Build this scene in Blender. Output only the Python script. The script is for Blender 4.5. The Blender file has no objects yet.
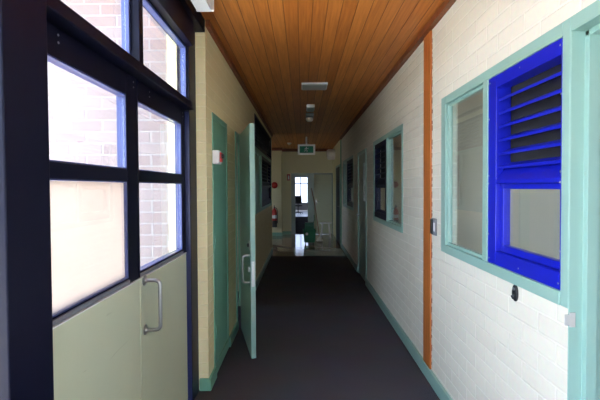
import bpy, bmesh, math, random
from mathutils import Vector, Matrix
random.seed(4)
S = bpy.context.scene
COL = S.collection
R = math.radians

# ------------------------------------------------------------------ materials
def nmat(name):
    m = bpy.data.materials.new(name); m.use_nodes = True
    nt = m.node_tree; b = nt.nodes['Principled BSDF']
    return m, nt, b

def plain(name, col, rough=.5, metal=0, var=.06, bump=.0, scale=20):
    """paint / plastic / metal with slight procedural mottling"""
    m, nt, b = nmat(name)
    N, L = nt.nodes, nt.links
    geo = N.new('ShaderNodeNewGeometry')
    no = N.new('ShaderNodeTexNoise'); no.inputs['Scale'].default_value = scale; no.inputs['Detail'].default_value = 4
    L.new(geo.outputs['Position'], no.inputs['Vector'])
    mx = N.new('ShaderNodeMix'); mx.data_type = 'RGBA'
    mx.inputs['A'].default_value = tuple(c*(1-var) for c in col)+(1,)
    mx.inputs['B'].default_value = tuple(min(1, c*(1+var)) for c in col)+(1,)
    L.new(no.outputs['Fac'], mx.inputs['Factor'])
    L.new(mx.outputs['Result'], b.inputs['Base Color'])
    b.inputs['Roughness'].default_value = rough
    b.inputs['Metallic'].default_value = metal
    if bump:
        bp = N.new('ShaderNodeBump'); bp.inputs['Strength'].default_value = bump; bp.inputs['Distance'].default_value = .002
        L.new(no.outputs['Fac'], bp.inputs['Height']); L.new(bp.outputs['Normal'], b.inputs['Normal'])
    return m

def brickmat(name, c1, c2, mortar, bw=.24, rh=.086, ms=.006, u0=-.127, v0=-.03, bumpd=.004, rough=.6, bstr=.8):
    m, nt, b = nmat(name); N, L = nt.nodes, nt.links
    geo = N.new('ShaderNodeNewGeometry'); sp = N.new('ShaderNodeSeparateXYZ'); L.new(geo.outputs['Position'], sp.inputs[0])
    def math_(op, a, c):
        n = N.new('ShaderNodeMath'); n.operation = op
        for i, v in enumerate((a, c)):
            if isinstance(v, (int, float)): n.inputs[i].default_value = v
            else: L.new(v, n.inputs[i])
        return n.outputs[0]
    # u runs along the wall whichever way it faces
    u = math_('ADD', math_('ADD', sp.outputs[0], sp.outputs[1]), u0)
    v = math_('ADD', sp.outputs[2], v0)
    # world X of the long walls is constant, so the joints only need a constant shift there
    cb = N.new('ShaderNodeCombineXYZ'); L.new(u, cb.inputs[0]); L.new(v, cb.inputs[1])
    br = N.new('ShaderNodeTexBrick'); L.new(cb.outputs[0], br.inputs['Vector'])
    br.inputs['Scale'].default_value = 1; br.inputs['Brick Width'].default_value = bw; br.inputs['Row Height'].default_value = rh
    br.inputs['Mortar Size'].default_value = ms; br.inputs['Mortar Smooth'].default_value = .35; br.inputs['Bias'].default_value = 0
    br.inputs['Color1'].default_value = (*c1, 1); br.inputs['Color2'].default_value = (*c2, 1); br.inputs['Mortar'].default_value = (*mortar, 1)
    no = N.new('ShaderNodeTexNoise'); no.inputs['Scale'].default_value = 38; no.inputs['Detail'].default_value = 5
    L.new(geo.outputs['Position'], no.inputs['Vector'])
    mx = N.new('ShaderNodeMix'); mx.data_type = 'RGBA'; mx.blend_type = 'MULTIPLY'; mx.inputs['Factor'].default_value = .12
    L.new(br.outputs['Color'], mx.inputs['A']); L.new(no.outputs['Color'], mx.inputs['B'])
    L.new(mx.outputs['Result'], b.inputs['Base Color'])
    h = math_('ADD', math_('MULTIPLY', br.outputs['Fac'], -1.0), math_('MULTIPLY', no.outputs['Fac'], .35))
    bp = N.new('ShaderNodeBump'); bp.inputs['Strength'].default_value = bstr; bp.inputs['Distance'].default_value = bumpd
    L.new(h, bp.inputs['Height']); L.new(bp.outputs['Normal'], b.inputs['Normal'])
    b.inputs['Roughness'].default_value = rough
    return m

def boards(name, width=.1):
    m, nt, b = nmat(name); N, L = nt.nodes, nt.links
    geo = N.new('ShaderNodeNewGeometry'); sp = N.new('ShaderNodeSeparateXYZ'); L.new(geo.outputs['Position'], sp.inputs[0])
    cb = N.new('ShaderNodeCombineXYZ')
    ad = N.new('ShaderNodeMath'); ad.inputs[1].default_value = .02; L.new(sp.outputs[0], ad.inputs[0])
    L.new(sp.outputs[1], cb.inputs[0]); L.new(ad.outputs[0], cb.inputs[1])
    br = N.new('ShaderNodeTexBrick'); L.new(cb.outputs[0], br.inputs['Vector'])
    br.inputs['Scale'].default_value = 1; br.inputs['Brick Width'].default_value = 47; br.inputs['Row Height'].default_value = width
    br.inputs['Mortar Size'].default_value = .0028; br.inputs['Mortar Smooth'].default_value = .3; br.offset = .37; br.offset_frequency = 3
    br.inputs['Color1'].default_value = (.56, .18, .03, 1); br.inputs['Color2'].default_value = (.72, .27, .058, 1); br.inputs['Mortar'].default_value = (.20, .058, .014, 1)
    mp = N.new('ShaderNodeMapping'); mp.inputs['Scale'].default_value = (34, 1.6, 34); L.new(geo.outputs['Position'], mp.inputs['Vector'])
    no = N.new('ShaderNodeTexNoise'); no.inputs['Scale'].default_value = 1.5; no.inputs['Detail'].default_value = 6; no.inputs['Distortion'].default_value = .6
    L.new(mp.outputs[0], no.inputs['Vector'])
    rp = N.new('ShaderNodeValToRGB'); rp.color_ramp.elements[0].position = .3; rp.color_ramp.elements[0].color = (.62, .5, .42, 1)
    rp.color_ramp.elements[1].position = .7; rp.color_ramp.elements[1].color = (1, 1, 1, 1); L.new(no.outputs['Fac'], rp.inputs[0])
    mx = N.new('ShaderNodeMix'); mx.data_type = 'RGBA'; mx.blend_type = 'MULTIPLY'; mx.inputs['Factor'].default_value = .8
    L.new(br.outputs['Color'], mx.inputs['A']); L.new(rp.outputs[0], mx.inputs['B']); L.new(mx.outputs['Result'], b.inputs['Base Color'])
    iv = N.new('ShaderNodeMath'); iv.operation = 'MULTIPLY'; iv.inputs[1].default_value = -1; L.new(br.outputs['Fac'], iv.inputs[0])
    bp = N.new('ShaderNodeBump'); bp.inputs['Strength'].default_value = .7; bp.inputs['Distance'].default_value = .006
    L.new(iv.outputs[0], bp.inputs['Height']); L.new(bp.outputs['Normal'], b.inputs['Normal'])
    b.inputs['Roughness'].default_value = .42
    return m

def timber(name, a, c):
    m, nt, b = nmat(name); N, L = nt.nodes, nt.links
    geo = N.new('ShaderNodeNewGeometry')
    mp = N.new('ShaderNodeMapping'); mp.inputs['Scale'].default_value = (30, 30, 1.6); L.new(geo.outputs['Position'], mp.inputs['Vector'])
    no = N.new('ShaderNodeTexNoise'); no.inputs['Scale'].default_value = 1.4; no.inputs['Detail'].default_value = 6
    L.new(mp.outputs[0], no.inputs['Vector'])
    rp = N.new('ShaderNodeValToRGB'); rp.color_ramp.elements[0].position = .3; rp.color_ramp.elements[0].color = (*a, 1)
    rp.color_ramp.elements[1].position = .7; rp.color_ramp.elements[1].color = (*c, 1)
    L.new(no.outputs['Fac'], rp.inputs[0]); L.new(rp.outputs[0], b.inputs['Base Color']); b.inputs['Roughness'].default_value = .45
    return m

def carpet(name):
    m, nt, b = nmat(name); N, L = nt.nodes, nt.links
    geo = N.new('ShaderNodeNewGeometry')
    no = N.new('ShaderNodeTexNoise'); no.inputs['Scale'].default_value = 170; no.inputs['Detail'].default_value = 3; L.new(geo.outputs['Position'], no.inputs['Vector'])
    n2 = N.new('ShaderNodeTexNoise'); n2.inputs['Scale'].default_value = 3; n2.inputs['Detail'].default_value = 4; L.new(geo.outputs['Position'], n2.inputs['Vector'])
    rp = N.new('ShaderNodeValToRGB'); rp.color_ramp.elements[0].position = .3; rp.color_ramp.elements[0].color = (.038, .038, .046, 1)
    rp.color_ramp.elements[1].position = .72; rp.color_ramp.elements[1].color = (.125, .122, .145, 1); L.new(no.outputs['Fac'], rp.inputs[0])
    mx = N.new('ShaderNodeMix'); mx.data_type = 'RGBA'; mx.blend_type = 'MULTIPLY'; mx.inputs['Factor'].default_value = .35
    L.new(rp.outputs[0], mx.inputs['A']); L.new(n2.outputs['Color'], mx.inputs['B']); L.new(mx.outputs['Result'], b.inputs['Base Color'])
    bp = N.new('ShaderNodeBump'); bp.inputs['Strength'].default_value = .6; bp.inputs['Distance'].default_value = .004
    L.new(no.outputs['Fac'], bp.inputs['Height']); L.new(bp.outputs['Normal'], b.inputs['Normal'])
    b.inputs['Roughness'].default_value = .95
    b.inputs['Specular IOR Level'].default_value = .1
    return m

def glass(name, tint=(.97, .99, .98), refl=1.0):
    m = bpy.data.materials.new(name); m.use_nodes = True; nt = m.node_tree; N, L = nt.nodes, nt.links
    N.remove(N['Principled BSDF'])
    t = N.new('ShaderNodeBsdfTransparent'); t.inputs[0].default_value = (*tint, 1)
    g = N.new('ShaderNodeBsdfGlossy'); g.inputs['Roughness'].default_value = .01; g.inputs[0].default_value = (refl,)*3+(1,)
    f = N.new('ShaderNodeLayerWeight'); f.inputs['Blend'].default_value = .5
    p5 = N.new('ShaderNodeMath'); p5.operation = 'POWER'; p5.inputs[1].default_value = 5; L.new(f.outputs['Facing'], p5.inputs[0])
    sc = N.new('ShaderNodeMath'); sc.operation = 'MULTIPLY_ADD'; sc.inputs[1].default_value = .96; sc.inputs[2].default_value = .04; L.new(p5.outputs[0], sc.inputs[0])
    mx = N.new('ShaderNodeMixShader'); L.new(sc.outputs[0], mx.inputs[0]); L.new(t.outputs[0], mx.inputs[1]); L.new(g.outputs[0], mx.inputs[2])
    L.new(mx.outputs[0], N['Material Output'].inputs[0])
    return m

def mesh_screen(name):
    m = bpy.data.materials.new(name); m.use_nodes = True; nt = m.node_tree; N, L = nt.nodes, nt.links
    b = N['Principled BSDF']; b.inputs['Base Color'].default_value = (.015, .015, .02, 1); b.inputs['Roughness'].default_value = .8
    t = N.new('ShaderNodeBsdfTransparent'); mx = N.new('ShaderNodeMixShader'); mx.inputs[0].default_value = .9
    L.new(t.outputs[0], mx.inputs[1]); L.new(b.outputs[0], mx.inputs[2]); L.new(mx.outputs[0], N['Material Output'].inputs[0])
    return m

def film(name):
    m = bpy.data.materials.new(name); m.use_nodes = True; nt = m.node_tree; N, L = nt.nodes, nt.links
    N.remove(N['Principled BSDF'])
    geo = N.new('ShaderNodeNewGeometry'); no = N.new('ShaderNodeTexNoise'); no.inputs['Scale'].default_value = 2.2; L.new(geo.outputs['Position'], no.inputs['Vector'])
    rp = N.new('ShaderNodeValToRGB'); rp.color_ramp.elements[0].color = (.42, .34, .29, 1); rp.color_ramp.elements[1].color = (.47, .405, .355, 1); L.new(no.outputs['Fac'], rp.inputs[0])
    a = N.new('ShaderNodeBsdfTranslucent'); L.new(rp.outputs[0], a.inputs[0])
    t = N.new('ShaderNodeBsdfTransparent'); mx = N.new('ShaderNodeMixShader'); mx.inputs[0].default_value = .15
    L.new(a.outputs[0], mx.inputs[1]); L.new(t.outputs[0], mx.inputs[2]); L.new(mx.outputs[0], N['Material Output'].inputs[0])
    return m

def emit(name, col, s):
    m, nt, b = nmat(name); b.inputs['Base Color'].default_value = (*col, 1)
    b.inputs['Emission Color'].default_value = (*col, 1); b.inputs['Emission Strength'].default_value = s
    return m

M = {}
M['wall'] = brickmat('painted_brick', (.80, .77, .65), (.84, .81, .685), (.92, .89, .77))
M['wall_left'] = brickmat('warm_lit_brick', (.84, .75, .43), (.87, .78, .46), (.90, .82, .52))  # same brick paint, yellowed in colour for the warm bounced light
M['outbrick'] = brickmat('pink_exterior_brick', (.255, .195, .19), (.285, .23, .225), (.32, .285, .28), ms=.009, u0=.05, rough=.85)
M['plaster'] = plain('lobby_plaster', (.76, .74, .49), .7, var=.04, scale=4)
M['beige'] = plain('room_beige_wall', (.46, .43, .35), .7, var=.05, scale=3)
M['boards'] = boards('ceiling_boards')
M['cornice'] = timber('dark_red_timber', (.16, .040, .012), (.26, .075, .022))
M['post'] = timber('orange_timber', (.42, .12, .025), (.56, .18, .04))
M['carpet'] = carpet('charcoal_carpet')
M['tile'] = brickmat('lobby_tile', (.30, .26, .20), (.34, .30, .23), (.16, .14, .12), bw=.3, rh=.3, ms=.004, rough=.10, bstr=.08)
M['teal'] = plain('teal_gloss_paint', (.28, .465, .405), .35, var=.05, scale=6)
M['teal_dark'] = plain('shaded_teal_paint', (.17, .40, .29), .35, var=.06, scale=5)  # the teal paint again, coloured darker for parts in shade
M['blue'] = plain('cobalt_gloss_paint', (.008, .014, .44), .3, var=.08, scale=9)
M['navy'] = plain('navy_frame_paint', (.005, .0055, .018), .38, var=.15, scale=12)
M['navyblue'] = plain('dark_blue_paint', (.010, .016, .14), .4, var=.1, scale=12)
def scuff(m):
    nt = m.node_tree; N, L = nt.nodes, nt.links; b = N['Principled BSDF']; src = b.inputs['Base Color'].links[0].from_socket
    geo = N.new('ShaderNodeNewGeometry'); mp = N.new('ShaderNodeMapping'); mp.inputs['Rotation'].default_value = (R(62), 0, 0); mp.inputs['Scale'].default_value = (1, 2.2, 26)
    L.new(geo.outputs['Position'], mp.inputs['Vector'])
    no = N.new('ShaderNodeTexNoise'); no.inputs['Scale'].default_value = 1.5; no.inputs['Detail'].default_value = 3; no.inputs['Distortion'].default_value = .8; L.new(mp.outputs[0], no.inputs['Vector'])
    rp = N.new('ShaderNodeValToRGB'); rp.color_ramp.elements[0].position = .70; rp.color_ramp.elements[0].color = (1, 1, 1, 1); rp.color_ramp.elements[1].position = .76; rp.color_ramp.elements[1].color = (.72, .70, .66, 1)
    L.new(no.outputs['Fac'], rp.inputs[0])
    mx = N.new('ShaderNodeMix'); mx.data_type = 'RGBA'; mx.blend_type = 'MULTIPLY'; mx.inputs['Factor'].default_value = 1
    L.new(src, mx.inputs['A']); L.new(rp.outputs[0], mx.inputs['B']); L.new(mx.outputs['Result'], b.inputs['Base Color'])
M['bead'] = plain('blue_bead', (.06, .085, .25), .35, var=.06, scale=12)  # bluer and brighter than the navy frame faces
M['cream'] = plain('pale_green_door_paint', (.53, .575, .42), .45, var=.05, scale=4)
scuff(M['cream'])
M['steel'] = plain('brushed_steel', (.40, .40, .40), .28, 1, var=.08, scale=60)
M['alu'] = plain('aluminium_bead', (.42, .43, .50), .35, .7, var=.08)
M['white'] = plain('white_enamel', (.80, .81, .82), .4, var=.03)
M['offwhite'] = plain('ivory_plastic', (.62, .60, .50), .45, var=.04)
M['black'] = plain('black_plastic', (.012, .012, .013), .4, var=.1)
M['grey'] = plain('grey_plastic', (.20, .21, .22), .45, var=.05)
M['red'] = plain('signal_red', (.45, .02, .015), .35, var=.06)
M['green'] = plain('bucket_green', (.004, .15, .06), .4, var=.08)
M['signgreen'] = emit('sign_green', (.02, .20, .11), .03)
M['signframe'] = emit('lit_sign_frame', (.80, .82, .76), .03)
M['brown'] = plain('mop_handle', (.30, .13, .07), .5)
M['concrete'] = plain('pale_paving', (.62, .60, .56), .9, var=.1, scale=6, bump=.3)
M['glass'] = glass('clear_glass')
M['tint'] = glass('dull_glass', (.55, .57, .6))
M['film'] = film('cream_window_film')
M['screen'] = mesh_screen('dark_insect_screen')
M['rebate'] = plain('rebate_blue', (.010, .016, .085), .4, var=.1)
M['chrome'] = plain('worn_chrome', (.72, .72, .70), .35, .5, var=.06, scale=60)
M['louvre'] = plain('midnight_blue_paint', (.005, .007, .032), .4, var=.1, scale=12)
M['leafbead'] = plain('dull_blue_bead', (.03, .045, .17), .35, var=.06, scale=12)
for k in ('navy', 'navyblue', 'louvre'): M[k].node_tree.nodes['Principled BSDF'].inputs['Specular IOR Level'].default_value = .12
M['diffuser'] = plain('prismatic_diffuser', (.40, .41, .40), .3, var=.03)
M['felt'] = plain('cloth_grey', (.10, .10, .11), .9, var=.1, scale=40)
M['doorgrey'] = plain('grey_green_door', (.26, .34, .28), .3, var=.05, scale=4)
M['vinyl'] = plain('grey_vinyl', (.38, .36, .35), .3, var=.05, scale=5)

# ------------------------------------------------------------------ mesh helpers
class MB:
    def __init__(s): s.bm = bmesh.new()
    def box(s, x0, x1, y0, y1, z0, z1, mat=None):
        x0, x1 = sorted((x0, x1)); y0, y1 = sorted((y0, y1)); z0, z1 = sorted((z0, z1))
        vs = [s.bm.verts.new(p) for p in ((x0,y0,z0),(x1,y0,z0),(x1,y1,z0),(x0,y1,z0),(x0,y0,z1),(x1,y0,z1),(x1,y1,z1),(x0,y1,z1))]
        if mat is not None:
            for v in vs: v.co = mat @ v.co
        for f in ((3,2,1,0),(4,5,6,7),(0,1,5,4),(1,2,6,5),(2,3,7,6),(3,0,4,7)): s.bm.faces.new([vs[i] for i in f])
        return s
    def prism(s, prof, a0, a1, fn):
        """profile list of (p,q) extruded from a0 to a1; fn(a,p,q)->point"""
        A = [s.bm.verts.new(fn(a0, p, q)) for p, q in prof]; B = [s.bm.verts.new(fn(a1, p, q)) for p, q in prof]
        n = len(prof)
        for i in range(n): s.bm.faces.new((A[i], A[(i+1) % n], B[(i+1) % n], B[i]))
        s.bm.faces.new(A[::-1]); s.bm.faces.new(B)
        return s
    def tube(s, pts, r, seg=12):
        pts = [Vector(p) for p in pts]; rings = []
        for i, p in enumerate(pts):
            d = (pts[min(i+1, len(pts)-1)]-pts[max(i-1, 0)]).normalized()
            ref = Vector((0, 0, 1)) if abs(d.z) < .9 else Vector((1, 0, 0))
            a = d.cross(ref).normalized(); b = d.cross(a)
            if rings:                                   # keep the frame from flipping
                a0 = (rings[-1][0].co-pts[i-1]).normalized(); a = (a0-d*a0.dot(d)).normalized(); b = d.cross(a)
            rr = r[i] if isinstance(r, (list, tuple)) else r
            rings.append([s.bm.verts.new(p+a*math.cos(t)*rr+b*math.sin(t)*rr) for t in [2*math.pi*k/seg for k in range(seg)]])
        for A, B in zip(rings, rings[1:]):
            for k in range(seg): s.bm.faces.new((A[k], A[(k+1) % seg], B[(k+1) % seg], B[k]))
        s.bm.faces.new(rings[0][::-1]); s.bm.faces.new(rings[-1])
        return s
    def lathe(s, prof, c, axis='z', seg=24, sx=1, sy=1):
        """prof: (radius, along)"""
        rings = []
        for r, h in prof:
            ring = []
            for k in range(seg):
                t = 2*math.pi*k/seg; u, v = math.cos(t)*max(r, 1e-4)*sx, math.sin(t)*max(r, 1e-4)*sy
                p = {'z': (u, v, h), 'y': (u, h, v), 'x': (h, u, v)}[axis]
                ring.append(s.bm.verts.new(Vector(c)+Vector(p)))
            rings.append(ring)
        for A, B in zip(rings, rings[1:]):
            for k in range(seg): s.bm.faces.new((A[k], A[(k+1) % seg], B[(k+1) % seg], B[k]))
        s.bm.faces.new(rings[0][::-1]); s.bm.faces.new(rings[-1])
        return s
    def build(s, name, mat, parent=None, bevel=0, smooth=False, **kw):
        bmesh.ops.recalc_face_normals(s.bm, faces=s.bm.faces)
        me = bpy.data.meshes.new(name); s.bm.to_mesh(me); s.bm.free()
        o = bpy.data.objects.new(name, me); COL.objects.link(o)
        me.materials.append(mat)
        if smooth:
            for p in me.polygons: p.use_smooth = True
            me.set_sharp_from_angle(angle=R(40))
        if bevel:
            b = o.modifiers.new('bevel', 'BEVEL'); b.width = bevel; b.segments = 2; b.limit_method = 'ANGLE'
        if parent:
            o.parent = parent
            o.matrix_parent_inverse = parent.matrix_basis.inverted()
        tag(o, **kw)
        return o

def tag(o, label=None, cat=None, group=None, kind=None):
    for k, v in (('label', label), ('category', cat), ('group', group), ('kind', kind)):
        if v: o[k] = v
    return o
def empty(name, loc, **kw):
    o = bpy.data.objects.new(name, None); COL.objects.link(o); o.location = loc; o.empty_display_size = .1
    return tag(o, **kw)
def struct(name, loc, label, cat): return empty(name, loc, label=label, cat=cat, kind='structure')

# ------------------------------------------------------------------ layout constants (metres; Y runs down the corridor)
XR, XL = .985, -.70           # corridor faces of the painted brick walls
CEIL = 2.725
YB, YE = -2.4, 9.3            # back of the corridor, end of the left wall
YR = 9.95                     # end of the right wall
YF = 12.75                    # far wall of the lobby
XLOB0, XLOB1 = -3.2, 2.6

def wall_y(name, x0, x1, y0, y1, z0, z1, holes, mat, label):
    """wall running along Y with rectangular holes (y0,y1,z0,z1)"""
    b = MB(); ys = sorted({y0, y1, *[h[0] for h in holes], *[h[1] for h in holes]})
    for a, c in zip(ys, ys[1:]):
        hs = sorted([h for h in holes if h[0] <= a+1e-6 and h[1] >= c-1e-6], key=lambda h: h[2]); z = z0
        for h in hs:
            if h[2] > z: b.box(x0, x1, a, c, z, h[2])
            z = h[3]
        if z < z1: b.box(x0, x1, a, c, z, z1)
    bmesh.ops.remove_doubles(b.bm, verts=b.bm.verts, dist=1e-5)
    fs = {}
    for f in list(b.bm.faces):                          # drop the doubled inner faces between segments
        fs.setdefault(frozenset(v.index for v in f.verts) if False else frozenset(f.verts), []).append(f)
    dele = [f for l in fs.values() if len(l) > 1 for f in l]
    bmesh.ops.delete(b.bm, geom=dele, context='FACES_ONLY')
    return b.build(name, mat, label=label, cat='wall', kind='structure')

# ------------------------------------------------------------------ floor, ceiling
MB().box(-.96, XR+.3, YB, 8.7, -.1, 0).build('floor', M['carpet'], label='charcoal carpet covering the whole corridor floor', cat='floor', kind='structure')
MB().box(XLOB0, XLOB1, 8.7, YF, -.1, -.003).build('floor_lobby', M['tile'], label='beige floor tiles of the lobby past the carpet edge', cat='floor', kind='structure')
MB().box(-.98, XR+.12, YB, 9.15, CEIL, CEIL+.08).build('ceiling', M['boards'], label='orange timber board ceiling running the length of the corridor', cat='ceiling', kind='structure')
MB().box(XLOB0, XLOB1, 9.15, YF+.1, CEIL-.002, CEIL+.08).build('ceiling_lobby', M['boards'], label='timber board ceiling over the lobby beyond the corridor', cat='ceiling', kind='structure')
# right wall with windows and doorways
DZ = 2.06
W4 = (1.467, 2.817, 1.045, 2.115)
W5 = (3.90, 5.50, 1.045, 2.115)
W6 = (7.65, 9.55, 1.045, 2.115)
D5 = (.60, 1.467, 0, 2.115)
D6 = (6.10, 7.00, 0, 2.09)
wall_y('wall_right', XR, XR+.11, YB, YR, 0, CEIL, [D5, W4, W5, D6, W6], M['wall'], 'cream painted brick wall on the right with blue louvred windows')
# left wall
W3 = (5.96, 9.1, 1.10, 2.6)
D4 = (4.20, 5.06, 0, 2.09)
D3 = (3.13, 3.73, .0, 2.09)
wall_y('wall_left', XL-.11, XL, 2.94, YE, 0, CEIL, [D3, D4, W3], M['wall_left'], 'cream painted brick wall on the left behind the open green door')
MB().box(-.98, XL-.11, 2.94, 3.05, 0, CEIL).build('wall_return', M['wall_left'], label='narrow painted brick return between navy door frame and left wall', cat='wall', kind='structure')
w = struct('window_12', (.1, YB-.05, 0), 'unseen glazed end wall added behind the viewer for daylight', 'window')  # unseen glazing, added to let more daylight into the corridor
b = MB(); b.box(-.98, -.86, YB-.1, YB-.0005, 0, CEIL); b.box(.96, XR+.11, YB-.1, YB-.0005, 0, CEIL); b.box(-.86, .96, YB-.1, YB-.0005, 0, .3); b.box(-.86, .96, YB-.1, YB-.0005, 2.4, CEIL); b.box(.02, .09, YB-.1, YB-.0005, .3, 2.4)
b.build('window_frame', M['navyblue'], w)
for a, c in ((-.859, .019), (.091, .959)): MB().box(a, c, YB-.053, YB-.047, .301, 2.399).build('glass_pane', M['glass'], w)
# skirtings
sk = lambda n, x0, x1, y0, y1, l, h=.1: MB().box(x0, x1, y0, y1, 0, h).build(n, M['teal'], bevel=.003, label=l, cat='baseboard', kind='structure')
sk('baseboard_right', XR-.022, XR-.0005, 1.4675, 6.10, 'pale teal skirting along the foot of the right wall')
sk('baseboard_right_far', XR-.022, XR-.0005, 7.00, YR, 'teal skirting on the right wall beyond the far right door')
b = MB(); b.box(XL+.0005, XL+.022, 2.918, 3.13, 0, .088); b.box(-.765, XL+.0005, 2.918, 2.9395, 0, .088)
b.build('baseboard_left', M['teal_dark'], bevel=.003, label='green skirting wrapping the left wall corner by the glazed doors', cat='baseboard', kind='structure')
sk('baseboard_left_far', XL+.0005, XL+.022, 5.06, YE, 'green skirting on the left wall past the open door')
MB().box(XL+.0005, XL+.022, 3.73, 4.20, 0, .088).build('baseboard_left_mid', M['teal_dark'], label='short green skirting between cupboard and open doorway', cat='baseboard', kind='structure')
# cornices
MB().box(XR-.045, XR-.0005, YB, YR, CEIL-.05, CEIL-.001).build('trim_right', M['cornice'], bevel=.004, label='dark red timber cornice along the top of the right wall', cat='cornice', kind='structure')
MB().box(XL+.0005, XL+.035, 2.94, YE, CEIL-.05, CEIL-.001).build('trim_left', M['cornice'], bevel=.004, label='dark red timber cornice along the top of the left wall', cat='cornice', kind='structure')
# orange timber cover strip
b = MB(); b.box(XR-.014, XR-.0005, 3.03, 3.20, .1005, CEIL-.051)
b.build('trim_post', M['post'], bevel=.003, label='vertical orange timber strip covering the joint in the right wall', cat='timber strip', kind='structure')
# ragged paint edge beside the strip
b = MB()
z = .14
while z < 2.62:
    l = random.uniform(.012, .05); w = random.uniform(.004, .014)
    b.box(XR-.004, XR-.0005, 3.03-w, 3.0295, z, z+l); z += l+random.uniform(.01, .07)
b.build('trim_paint', M['brown'], label='ragged unpainted edge beside the orange timber strip', cat='paint edge', kind='structure')

# ------------------------------------------------------------------ left glazed entrance
XF = -.80                      # inner face of the door leaves
XP = -.73                      # inner face of the fixed frame
def frame_post(name, y0, y1, label, z0=0, z1=2.629, x0=-.85, x1=XP):
    return MB().box(x0, x1, y0, y1, z0, z1).build(name, M['navy'], bevel=.004, label=label, cat='door frame', kind='structure')
tj = frame_post('trim_jamb', 2.744, 2.9175, 'navy door jamb against the brick return', x1=-.766)
MB().box(-.798, -.768, 2.7395, 2.7438, 0, 2.02).build('rebate_strip', M['rebate'], tj, label='blue rebate strip')  # strip coloured bluer than the navy jamb
frame_post('trim_mullion', .985, 1.162, 'broad navy post at the left edge of the picture')
frame_post('trim_transom', 1.1625, 2.7415, 'navy transom beam above the glazed doors', 2.028, 2.075, -.85, XP-.002)
MB().box(-.98, XL, YB, 2.9395, 2.63, CEIL-.001).build('trim_head', M['navy'], bevel=.004, label='deep navy head beam over the high windows', cat='door frame', kind='structure')
MB().box(-.84, XP-.002, 1.1625, 2.7415, 2.462, 2.6295).build('trim_head_rail', M['navy'], bevel=.004, label='navy rail at the top of the two high windows', cat='door frame', kind='structure')
# high windows (transom lights)
def high_window(n, y0, y1, label):
    w = struct(f'window_{n}', (-.80, (y0+y1)/2, 2.0755), label, 'window')
    b = MB(); xa, xb = -.818, -.782; t = .016
    b.box(xa, xb, y0, y0+t, 2.0755, 2.4615); b.box(xa, xb, y1-t, y1, 2.0755, 2.4615)
    b.box(xa, xb, y0+t, y1-t, 2.0755, 2.092); b.box(xa, xb, y0+t, y1-t, 2.446, 2.4615)
    b.build('window_frame', M['bead'], w, bevel=.002)
    MB().box(-.803, -.797, y0+t+.0005, y1-t-.0005, 2.0925, 2.4455).build('glass_pane', M['glass'], w)
MB().box(-.825, -.742, 1.852, 1.898, 2.0755, 2.4615).build('trim_bar', M['navy'], bevel=.003, label='navy upright between the two high windows', cat='window bar', kind='structure')
high_window(1, 1.163, 1.8515, 'high window above the near glazed door leaf')
high_window(2, 1.8985, 2.741, 'high window above the door leaf with pull handle')

def glazed_leaf(n, y0, y1, label, handle, filmed, sl, sr):
    d = struct(f'door_{n}', (XF, (y0+y1)/2, .01), label, 'door')
    x0, x1 = XF-.045, XF
    ya, yb = y0+sl, y1-sr
    b = MB()                                            # navy stiles and rails
    b.box(x0, x1, y0, ya, 1.058, 2.05); b.box(x0, x1, yb, y1, 1.058, 2.05)
    b.box(x0, x1, ya, yb, 1.928, 2.05); b.box(x0, x1, ya, yb, 1.532, 1.587); b.box(x0, x1-.004, ya, yb, 1.058, 1.085)
    b.build('stile_frame', M['navy'], d, bevel=.003)
    MB().box(x0-.001, x1+.003, y0, y1, .012, 1.052).build('kick_panel', M['cream'], d, bevel=.002)
    MB().box(x0-.002, x1+.006, y0, y1, 1.0525, 1.0575).build('lit_edge_strip', M['white'], d, label='white strip for the lit top edge')  # white strip stands in for sky light on the panel top
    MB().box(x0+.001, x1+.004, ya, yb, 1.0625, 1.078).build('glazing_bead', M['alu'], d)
    MB().box(-.816, -.810, ya+.0065, yb-.0065, 1.0915, 1.5255).build('glass_pane', M['glass'], d)
    MB().box(-.816, -.810, ya+.0065, yb-.0065, 1.5935, 1.9215).build('glass_pane', M['glass'], d)
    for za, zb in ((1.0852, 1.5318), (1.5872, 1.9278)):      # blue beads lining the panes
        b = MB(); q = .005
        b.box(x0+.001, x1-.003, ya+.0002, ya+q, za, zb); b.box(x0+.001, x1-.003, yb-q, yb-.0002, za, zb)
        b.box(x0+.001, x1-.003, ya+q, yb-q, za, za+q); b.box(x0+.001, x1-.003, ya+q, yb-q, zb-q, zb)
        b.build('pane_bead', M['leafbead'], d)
    if filmed:
        MB().box(-.820, -.8165, ya+.0065, yb-.0065, 1.092, 1.525).build('window_film', M['film'], d, label='cream translucent film')
    b = MB()
    for y in (y0+.16, y1-.035):
        for z in (2.005, 1.98): b.lathe([(.004, 0), (.004, .002), (.0015, .003)], (x1, y, z), 'x', 10)
    b.build('screw', M['steel'], d)
    if handle:
        h = MB(); yh = y0+.05; z0, z1 = .785, 1.035; xo = .082; r = .0098; rc = .022
        pts = [(XF+.004, yh, z1)]
        yo = yh
        pts += [(XF+xo-rc, yo, z1)] + [(XF+xo-rc+rc*math.sin(t), yo, z1-rc+rc*math.cos(t)) for t in [R(15*k) for k in range(1, 7)]]
        pts += [(XF+xo-rc+rc*math.cos(t), yo, z0+rc-rc*math.sin(t)) for t in [R(15*k) for k in range(0, 7)]]
        pts += [(XF+.004, yo, z0)]
        h.tube(pts, r, 14)
        ho = h.build('pull_handle', M['steel'], d, smooth=True, label='steel pull handle')
        for z in (z0, z1):
            MB().lathe([(.026, 0), (.026, .005), (.014, .008), (.0125, .014)], (XF+.0031, yo, z), 'x', 20).build('rose', M['steel'], ho, smooth=True)
    return d
glazed_leaf(1, 1.168, 1.950, 'near glazed door leaf with cream film in its lower pane', False, True, .09, .112)
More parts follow.
